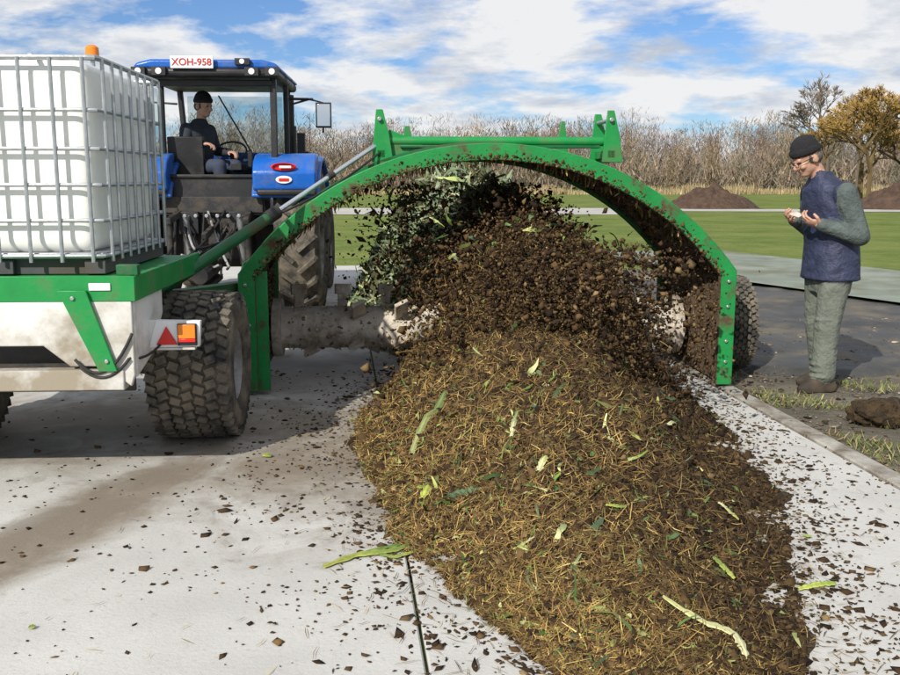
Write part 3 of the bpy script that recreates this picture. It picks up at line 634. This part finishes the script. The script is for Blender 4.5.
b.prism([(1.5,1.15),(1.5,1.95),(2.6,1.90),(3.7,1.72),(3.95,1.45),(3.95,1.0),(3.6,.85),(1.5,.9)],'x',-.40,.40,'blue'); b.box((0,4.05,.75),(.7,.35,.4),'blackm')
for sgn in (-1,1): b.box((sgn*.405,2.7,1.35),(.02,1.3,.35),'black')
b.obj('hood',K,bevel=.05,seg=3)
b=B()
b.box((0,.55,1.30),(1.15,1.6,.2),'black'); b.box((0,-.22,1.50),(1.36,.08,.26),'black'); 
for sgn in (-1,1):
    b.bar((sgn*.70,-.26,1.5),(sgn*.70,-.22,2.72),.07,.09,'black'); b.bar((sgn*.74,.62,1.4),(sgn*.74,.62,2.72),.06,.06,'black'); b.bar((sgn*.62,1.5,1.3),(sgn*.68,1.35,2.72),.06,.06,'black')
    b.bar((sgn*.72,-.22,1.62),(sgn*.72,.62,1.62),.04,.06,'black')
b.box((0,1.45,1.55),(1.2,.1,.4),'black')
b.bar((-.70,-.25,2.66),(.70,-.25,2.66),.06,.07,'black'); b.bar((-.68,-.27,1.64),(.68,-.27,1.64),.04,.04,'black')
b.bar((-.2,1.36,2.66),(.25,1.36,1.85),.02,.02,'black')
b.obj('cab_frame',K,bevel=.012)
b=B(); b.box((0,.55,2.76),(1.56,1.95,.10),'black'); b.obj('roof_lining',K,bevel=.04,seg=3)
b=B(); b.prism([(-.80,2.80),(.80,2.80),(.76,2.86),(.60,2.90),(-.60,2.90),(-.76,2.86)],'y',-.40,1.52,'blue'); b.obj('roof',K,bevel=.03,seg=3)
b=B()
for x in (-.72,-.50,.50,.72): b.box((x,-.44,2.765),(.15,.05,.09),'black'); b.cyl((x,-.46,2.765),(x,-.472,2.765),.034,'lamp')
b.box((-.14,-.455,2.86),(.46,.02,.13),'plate'); b.box((.40,-.43,2.87),(.16,.06,.07),'black'); b.cyl((.40,-.46,2.87),(.40,-.47,2.87),.028,'lamp')
b.tube([(.72,1.35,2.55),(.95,1.4,2.62),(1.12,1.42,2.58),(1.12,1.42,2.2)],.014,'black'); b.box((1.13,1.40,2.42),(.20,.05,.32),'black'); b.box((1.13,1.372,2.42),(.17,.01,.28),'mirror')
b.tube([(.70,1.35,2.62),(1.0,1.4,2.62)],.018,'black')
b.tube([(-.72,1.35,2.55),(-1.12,1.42,2.58),(-1.12,1.42,2.2)],.014,'black'); b.box((-1.13,1.40,2.42),(.20,.05,.32),'black')
b.cyl((.66,1.75,1.6),(.66,1.75,2.7),.055,'blackm'); b.cyl((.66,1.75,1.7),(.66,1.75,2.3),.08,'black')
b.box((.82,1.55,1.95),(.10,.12,.5),'black'); b.box((.90,1.2,1.9),(.12,.3,.10),'black')
b.obj('lamps_and_mirrors',K,bevel=.01)
b=B()
b.box((0,1.39,2.1),(1.2,.006,1.1),'glass')
for sgn in (-1,1): b.box((sgn*.74,.2,2.15),(.006,.8,1.0),'glass')
b.obj('cab_glass',K,smooth=0)
b=B()
b.box((-.22,.42,1.60),(.5,.48,.14),'black'); b.box((-.36,.10,1.84),(.40,.10,.50),'black',(0.1,0,0)); b.box((.20,.35,1.75),(.12,.45,.08),'black'); b.box((.30,.55,1.85),(.05,.05,.2),'black')
b.tube([(.19*math.cos(t_),1.0+.12*math.sin(t_),1.95+.12*math.sin(t_)) for t_ in np.linspace(0,2*pi,20)],.014,'black'); b.cyl((0,1.0,1.95),(0,1.25,1.5),.03,'black')
b.obj('seat_and_wheel',K,bevel=.03,seg=3)
def text(s,size,loc,rot,matk,parent,name):
    cu=bpy.data.curves.new(name,'FONT'); cu.body=s; cu.size=size; cu.align_x='CENTER'; cu.align_y='CENTER'; cu.extrude=.001; cu.offset=.002; cu.materials.append(M[matk])
    o=bpy.data.objects.new(name,cu); o.location=loc; o.rotation_euler=rot; COL.objects.link(o); o.parent=parent; return o
text('XOH-958',.105,(-.14,-.468,2.857),(pi/2,0,0),'platered',K,'plate_text')
# ------------------------------------------------------------------ people
def cone(bm,p0,r0,p1,r1):
    p0=Vector(p0);p1=Vector(p1)
    for p,r in ((p0,r0),(p1,r1)): bmesh.ops.create_icosphere(bm,subdivisions=3,radius=r,matrix=Matrix.Translation(p))
    dd=p1-p0; Mx=Matrix.Translation((p0+p1)/2)@dd.to_track_quat('Z','Y').to_matrix().to_4x4()
    bmesh.ops.create_cone(bm,cap_ends=True,segments=24,radius1=r0,radius2=r1,depth=dd.length,matrix=Mx)
def ell(bm,c,r,R=None):
    Mx=Matrix.Translation(c)@(R.to_4x4() if R else Matrix.Identity(4))@Matrix.Diagonal((*r,1)); bmesh.ops.create_icosphere(bm,subdivisions=4,radius=1,matrix=Mx)
def loft(bm,rings,n=32,power=2.3):
    rows=[]
    for (cx,cy,cz,rx,ry) in rings:
        row=[]
        for i in range(n):
            a=2*pi*i/n; c_,s_=math.cos(a),math.sin(a); row.append(bm.verts.new((cx+rx*math.copysign(abs(c_)**(2/power),c_),cy+ry*math.copysign(abs(s_)**(2/power),s_),cz)))
        rows.append(row)
    for A,Bq in zip(rows[:-1],rows[1:]):
        for i in range(n): bm.faces.new((A[i],A[(i+1)%n],Bq[(i+1)%n],Bq[i]))
    bm.faces.new(rows[0][::-1]); bm.faces.new(rows[-1])
class Fig:
    def __init__(s): s.g={}
    def __getitem__(s,k):
        if k not in s.g: s.g[k]=bmesh.new()
        return s.g[k]
    def build(s,name,parent,voxel=.008,smooth=3):
        allb=bmesh.new(); trees={}
        for k,bm in s.g.items():
            bmesh.ops.recalc_face_normals(bm,faces=bm.faces); trees[k]=BVHTree.FromBMesh(bm); t_=bpy.data.meshes.new('t'); bm.to_mesh(t_); allb.from_mesh(t_); bpy.data.meshes.remove(t_)
        me=bpy.data.meshes.new(name+'_src'); allb.to_mesh(me); o=bpy.data.objects.new(name,me); COL.objects.link(o)
        r=o.modifiers.new('r','REMESH'); r.mode='VOXEL'; r.voxel_size=voxel
        sm=o.modifiers.new('s','SMOOTH'); sm.iterations=smooth; sm.factor=.5
        dg=bpy.context.evaluated_depsgraph_get(); m2_=bpy.data.meshes.new_from_object(o.evaluated_get(dg)); o.modifiers.clear(); o.data=m2_
        keys=list(s.g); m2_.materials.clear()
        for k in keys: m2_.materials.append(M[k])
        idx=[]
        for p in m2_.polygons:
            best=0;bd=9
            for i,k in enumerate(keys):
                h=trees[k].find_nearest(p.center)
                if h[0] is not None and h[3]<bd-.0006: bd=h[3];best=i
            idx.append(best)
        m2_.polygons.foreach_set('material_index',idx); m2_.polygons.foreach_set('use_smooth',[True]*len(idx)); o.parent=parent; return o
def head(f,c,tilt,hairk='hair',yaw=0):
    R=Matrix.Rotation(yaw,3,'Z')@Matrix.Rotation(tilt,3,'Y'); c=Vector(c); X=lambda x,y,z: c+R@Vector((x,y,z))
    s=f['skin']
    ell(s,X(.01,0,.03),(.095,.076,.092),R); ell(s,X(-.032,0,-.03),(.062,.060,.088),R); ell(s,X(-.050,0,-.088),(.038,.040,.030),R); ell(s,X(.0,0,-.06),(.06,.058,.05),R)
    cone(s,X(-.088,0,.012),.009,X(-.114,0,-.028),.0135); ell(s,X(-.100,0,-.034),(.013,.020,.010),R)
    cone(s,X(-.082,-.04,.020),.009,X(-.082,.04,.020),.009)
    for q in (-1,1): ell(s,X(.012,q*.079,-.015),(.019,.011,.033),R); ell(f['eye'],X(-.085,q*.030,.003),(.010,.014,.006),R); ell(s,X(-.07,q*.042,-.03),(.025,.02,.02),R)
    ell(f['lip'],X(-.092,0,-.062),(.007,.019,.005),R)
    ell(f[hairk],X(.045,0,-.012),(.062,.079,.058),R)
    for q in (-1,1): ell(f[hairk],X(-.012,q*.066,.0),(.014,.014,.03),R)
    bn=f['beanie']; ell(bn,X(.012,0,.070),(.101,.087,.092),R)
    for k in range(28):
        a0=2*pi*k/28;a1=2*pi*(k+1)/28
        for dz_,rr in ((.046,.014),(.064,.013)):
            cone(bn,X(.010+.098*math.cos(a0),.084*math.sin(a0),dz_-.012*math.cos(a0)),rr,X(.010+.098*math.cos(a1),.084*math.sin(a1),dz_-.012*math.cos(a1)),rr)
def hand(f,wrist,fwd,nrm,thumb,curl=.7):
    s=f['skin']; w_=Vector(wrist); F_=Vector(fwd).normalized(); Nn_=Vector(nrm); Nn_=(Nn_-F_*Nn_.dot(F_)).normalized(); S=F_.cross(Nn_).normalized()
    if S.dot(Vector(thumb))<0: S=-S
    R=Matrix((F_,S,Nn_)).transposed()
    ell(s,w_+F_*.048,(.050,.040,.017),R); cone(s,w_-F_*.04,.027,w_+F_*.02,.026)
    for i,(l,r) in enumerate(((.040,.0092),(.045,.0095),(.042,.009),(.032,.0082))):
        p=w_+F_*(.082-.006*abs(i-1))+S*(.029-.0195*i); a=.25+curl*.3
        for k,q in enumerate((1,.68,.55)):
            d_=F_*math.cos(a)+Nn_*math.sin(a); p2=p+d_*l*q; cone(s,p,r*(1-.08*k),p2,r*(1-.08*(k+1))); p=p2; a+=curl
    p=w_+F_*.022+S*.030; a=Vector(F_*.65+S*.75+Nn_*.25).normalized(); p2=p+a*.036; cone(s,p,.014,p2,.0115); a=Vector(F_*.8+S*.1+Nn_*.6).normalized(); cone(s,p2,.0115,p2+a*.03,.0095)
MAN=empty('standing_man',(2.68,6.76,.0),12)
f=Fig()
loft(f['vest'],[(.035,0,.79,.165,.205),(.035,0,.80,.182,.222),(.035,0,.84,.176,.218),(.035,0,.92,.172,.216),(.03,0,1.05,.166,.204),(.015,0,1.2,.168,.210),(-.01,0,1.33,.158,.214),(-.035,0,1.42,.135,.200),(-.055,0,1.475,.105,.14),(-.078,0,1.515,.082,.088),(-.092,0,1.550,.074,.076)])
cone(f['skin'],(-.08,0,1.47),.055,(-.155,0,1.60),.054)
HC=(-.205,0,1.640)
head(f,HC,-.50)
tr=f['trouser']; loft(tr,[(.03,0,.70,.12,.17),(.03,0,.84,.14,.185),(.03,0,.95,.14,.18)])
for sgn,kx,ax in ((-1,-.035,-.055),(1,.03,.085)):
    cone(tr,(.02,sgn*.095,.84),.110,(kx,sgn*.11,.48),.088); cone(tr,(kx,sgn*.11,.48),.088,(ax+.01,sgn*.115,.13),.083)
    for zz_,r_ in ((.115,.092),(.155,.088),(.20,.090),(.46,.092),(.52,.094)): ell(tr,(ax+(kx-ax)*(zz_-.13)/.35 if zz_<.48 else kx,sgn*.113,zz_),(r_,r_*.92,.022))
    bt=f['boot']; cone(bt,(ax+.02,sgn*.115,.14),.052,(ax+.03,sgn*.115,.06),.050); loft(bt,[(ax-.035,sgn*.12,.0,.15,.050),(ax-.035,sgn*.12,.035,.155,.053),(ax-.02,sgn*.12,.07,.125,.046),(ax+.01,sgn*.12,.10,.075,.045)])
sl=f['sleeve']
for sgn,el,wr_ in ((-1,(.065,-.270,1.11),(-.165,-.175,1.185)),(1,(.02,.27,1.14),(-.20,.11,1.21))):
    sh_=(-.02,sgn*.195,1.395); cone(sl,sh_,.084,el,.066); cone(sl,el,.066,wr_,.046); 
    e_=Vector(el);w_=Vector(wr_); cone(sl,w_.lerp(e_,.12),.050,w_,.048); ell(sl,Vector(sh_).lerp(e_,.55),(.076,.073,.03)); ell(sl,Vector(sh_).lerp(e_,.8),(.073,.071,.026)); ell(sl,e_.lerp(w_,.35),(.03,.062,.064)); ell(sl,e_.lerp(w_,.65),(.026,.056,.057))
    ell(f['vest'],sh_,(.090,.05,.087))
f.build('body',MAN,.0085,2)
f=Fig(); hand(f,(-.175,-.170,1.188),(-1,.35,.25),(0,.6,.9),(-.2,.3,1),.75); hand(f,(-.21,.105,1.212),(-1,-.55,.12),(.1,-.7,.8),(-.2,-.2,1),.7); f.build('hands',MAN,.0036,2)
Rh=Matrix.Rotation(-.50,3,'Y'); HX=lambda x,y,z: Vector(HC)+Rh@Vector((x,y,z))
b=B()
for q in (-1,1):
    b.tube([HX(-.108,q*.031+.024*math.cos(t_),.0+.018*math.sin(t_)) for t_ in np.linspace(0,2*pi,14)],.002,'black',5)
    b.tube([HX(-.107,q*.055,.004),HX(-.06,q*.078,.008),HX(.01,q*.084,.004)],.0025,'black',5)
b.tube([HX(-.108,-.008,.004),HX(-.112,0,.008),HX(-.108,.008,.004)],.002,'black',5)
b.obj('spectacles',MAN)
b=B(); b.box((-.290,-.055,1.255),(.06,.08,.003),'rotor',(0.25,-.35,.3)); b.tube([(-.24,-.12,1.22),(-.30,-.10,1.30)],.005,'black',6); b.obj('paper_and_pen',MAN)
DR=empty('tractor_driver',(-2.78,10.72,1.585),152)
f=Fig()
loft(f['jacket'],[(.02,0,-.02,.15,.19),(.02,0,.12,.14,.18),(.0,0,.30,.14,.20),(-.01,0,.44,.125,.20),(-.02,0,.51,.08,.12),(-.03,0,.56,.065,.07)])
cone(f['skin'],(-.03,0,.50),.05,(-.06,0,.62),.05); head(f,(-.09,0,.70),-.15)
for sgn,el,wr_ in ((-1,(-.02,-.27,.22),(-.25,-.22,.20)),(1,(-.03,.27,.22),(-.25,.20,.28))):
    cone(f['jacket'],(0,sgn*.18,.44),.075,el,.056); cone(f['jacket'],el,.056,wr_,.042)
    hand(f,Vector(wr_),(-1,-sgn*.2,.0),(0,0,-1),(0,-sgn,0),.7)
for sgn in (-1,1):
    cone(f['jeans'],(0,sgn*.09,.03),.095,(-.40,sgn*.13,.05),.075); cone(f['jeans'],(-.40,sgn*.13,.05),.075,(-.42,sgn*.13,-.22),.055); ell(f['boot'],(-.46,sgn*.13,-.24),(.12,.05,.04))
f.build('body',DR,.008,2)
# ------------------------------------------------------------------ verge details
n=12000; X=rng.uniform(0,1,n)**1.3; Y=rng.uniform(3.4,7.4,n); x=2.2-.114*(Y-4.45)+.16+X*3.0
m_=np.array([noise.noise((a*1.8,c*1.8,5))>.02+.07*(c-5.5) for a,c in zip(x,Y)]); x=x[m_];Y=Y[m_]; n=len(x)
H=rng.uniform(.02,.075,n); P=np.stack([x,Y,np.full(n,-.005)],1); 
D=unit(np.stack([rng.normal(0,.6,n),rng.normal(0,.6,n),np.ones(n)],1)); U=unit(rng.normal(size=(n,3)))
V,F,C=strips(P+D*(H*.45)[:,None],D,U,H,rng.uniform(.004,.008,n),palette(n,[(.12,.17,.04),(.20,.21,.07),(.32,.25,.12)],[3,2,2],.25),seg=2); soup('verge_grass',V,F,M['grassb'],C)
n=4200; Y=rng.uniform(3.4,10,n); x=2.2-.114*(Y-4.45)+.14+rng.uniform(0,1,n)**1.5*3.6; P=np.stack([x,Y,np.where(Y>7.5,.035,.0)],1); V,F,C=chunks(P,np.clip(np.exp(rng.normal(math.log(.009),.6,n)),.003,.045),palette(n,[(.17,.13,.09),(.28,.24,.18),(.08,.06,.04)],[2,1,2]),flat=True); soup('verge_clods',V,F,M['clod'],C)
bm=bmesh.new(); bmesh.ops.create_icosphere(bm,subdivisions=5,radius=1)
for v in bm.verts:
    v.co*=1+.3*noise.fractal(v.co*1.6,1,2,5); v.co.x*=.17; v.co.y*=.14; v.co.z*=.10
me=bpy.data.meshes.new('soil_clod'); bm.to_mesh(me); me.materials.append(M['soil']); me.polygons.foreach_set('use_smooth',[True]*len(me.polygons)); o=bpy.data.objects.new('soil_clod',me); o.location=(2.68,5.78,.05); COL.objects.link(o)
for i,(cx,cy,rx,ry,h) in enumerate(((13.6,50,2.5,1.8,1.25),(23.0,49,2.5,2,1.35))):
    bm=bmesh.new(); bmesh.ops.create_grid(bm,x_segments=60,y_segments=60,size=1)
    for v in bm.verts:
        r=min(1,v.co.length); z=h*max(0,(1-r))**.8*(1+.3*noise.fractal((v.co.x*4,v.co.y*4,i),1,2,4)); v.co=Vector((v.co.x*rx,v.co.y*ry,z-.03))
    me=bpy.data.meshes.new('soil_mound'); bm.to_mesh(me); me.materials.append(M['mound']); me.polygons.foreach_set('use_smooth',[True]*len(me.polygons)); o=bpy.data.objects.new('soil_mound',me); o.location=(cx,cy,0); COL.objects.link(o)
# ------------------------------------------------------------------ trees
def twigs(P0,P1,w0,cols,w1=None):
    n=len(P0); D=P1-P0; S=unit(np.cross(D,rng.normal(size=D.shape)))
    w1=w0*.25 if w1 is None else w1
    V=np.stack([P0-S*w0[:,None],P0+S*w0[:,None],P1+S*w1[:,None],P1-S*w1[:,None]],1); F=np.arange(4*n).reshape(n,4); return V.reshape(-1,3),F,np.repeat(cols,4,0)
A0=[];A1=[];AW=[];AC=[]
TC=[(.24,.185,.14),(.20,.165,.135),(.28,.215,.14),(.22,.155,.12),(.20,.18,.13)]
for row,(yy,cnt) in enumerate(((126,85),(142,125),(157,150))):
    for k in range(cnt):
        cx=-95+200*(k+random.random())/cnt; cy=yy+random.uniform(-7,7)
        H=(9.9+4.2*noise.noise((cx*.05,row*3,0))+random.gauss(0,1.2)-(1.5 if row==0 else 0))*(yy/145)
        if row==0 and noise.noise((cx*.08,7,0))>.15: H*=.6
        m=360; hs=rng.beta(1.5,1.2,m)*H*.88; lr=H*rng.uniform(.05,.20,m)*(1.12-hs/H)
        ang=rng.uniform(0,2*pi,m); up=rng.uniform(.5,2.6,m); D=unit(np.stack([np.cos(ang),np.sin(ang),up],1))
        wsp=random.uniform(.07,.13)
        off=np.stack([rng.normal(0,H*wsp,m),rng.normal(0,H*wsp,m),np.zeros(m)],1)*(.3+hs/H)[:,None]*(1.25-.7*(hs/H)**2)[:,None]
        p0=np.array([cx,cy,0])+off+np.stack([np.zeros(m),np.zeros(m),hs],1); A0.append(p0); A1.append(p0+D*(lr*1.4)[:,None]); AW.append(rng.uniform(.02,.06,m)); c=np.array(random.choice(TC))*random.uniform(.8,1.2); AC.append(np.tile(c,(m,1))*rng.uniform(.75,1.25,(m,1)))
        A0.append(np.array([[cx,cy,0]])); A1.append(np.array([[cx+random.uniform(-.4,.4),cy,H*.9]])); AW.append(np.array([.11])); AC.append(c[None]*.75)
V,F,C=twigs(np.concatenate(A0),np.concatenate(A1),np.concatenate(AW),np.concatenate(AC)); soup('distant_treeline',V,F,M['twig'],C)
n=40000; X=rng.uniform(-100,110,n); Y=rng.uniform(120,165,n); Z=rng.uniform(0,5.0,n)*rng.uniform(.3,1,n); P=np.stack([X,Y,Z],1); D=unit(np.stack([rng.normal(0,.5,n),rng.normal(0,.5,n),np.ones(n)],1))
V,F,C=twigs(P,P+D*rng.uniform(.6,2.0,n)[:,None],rng.uniform(.05,.12,n),palette(n,TC,[1,1,1,1,1],.2)); soup('undergrowth',V,F,M['twig'],C)
n=22000; X=rng.uniform(-60,80,n); Y=rng.uniform(92,99,n)+.04*X; P=np.stack([X,Y,np.zeros(n)-.03],1); D=unit(np.stack([rng.normal(0,.2,n),rng.normal(0,.2,n),np.ones(n)],1))
V,F,C=twigs(P,P+D*(rng.uniform(.4,1.05,n)*(.75+.25*np.sin(X*.3)+.2*np.sin(X*1.3+1)))[:,None],rng.uniform(.02,.06,n),palette(n,[(.36,.28,.16),(.28,.21,.11),(.42,.34,.2)],[1,1,1],.2)); soup('reeds',V,F,M['twig'],C)
def tree(name,base,H,col,seed,droop=0,depth=6,spread=.55,fine=5,tw=.02,tcol=None):
    random.seed(seed); S=[]
    def rec(p,d,l,r,k):
        q=p+d*l; S.append((p,q,r,r*.7,k))
        if k==0: return
        nb=random.choice((2,3,3)) if k>1 else fine
        for i in range(nb):
            nd=(d+Vector((random.gauss(0,spread),random.gauss(0,spread),random.gauss(.12,.25)-(droop if k<3 else 0)))).normalized()
            rec(p.lerp(q,random.uniform(.55,1)),nd,l*random.uniform(.62,.85),r*random.uniform(.5,.68),k-1)
    rec(Vector(base),Vector((0,0,1)),H*.26,H*.022,depth)
    P0=np.array([s[0] for s in S]);P1=np.array([s[1] for s in S]); w=np.array([max(s[2],tw) for s in S]); w1=np.array([max(s[3],tw*.6) for s in S])
    kk=np.array([s[4] for s in S]); tcol=tcol or col; C0=np.where((kk<=1)[:,None],np.array(tcol),np.array(col))*rng.uniform(.7,1.3,(len(S),1))
    parts=[twigs(P0,P1,w,C0,w1) for _ in range(2)]
    V=np.concatenate([p[0] for p in parts]); F=np.concatenate([parts[0][1],parts[1][1]+len(parts[0][0])]); C=np.concatenate([p[2] for p in parts])
    return soup(name,V,F,M['twig'],C)
tree('bare_tree',(37.0,95,0),14.0,(.16,.13,.10),3,depth=7,tw=.022,tcol=(.21,.165,.125),spread=.45)
tree('bare_tree',(42,99,0),13,(.16,.13,.10),9,depth=7,tw=.022,tcol=(.22,.17,.125),spread=.5)
tree('willow_tree',(27.0,62,0),9.6,(.14,.10,.05),5,droop=.15,depth=7,tw=.022,fine=9,tcol=(.38,.25,.085))
tree('willow_tree',(31.0,64,0),11,(.14,.10,.05),6,droop=.15,depth=7,tw=.022,fine=9,tcol=(.36,.24,.09))
tree('willow_tree',(25.6,66,0),7.6,(.14,.10,.05),8,droop=.15,depth=7,tw=.02,fine=8,tcol=(.34,.235,.10))
tree('willow_tree',(29.0,68,0),10,(.14,.10,.05),12,droop=.15,depth=7,tw=.022,fine=9,tcol=(.37,.25,.09))
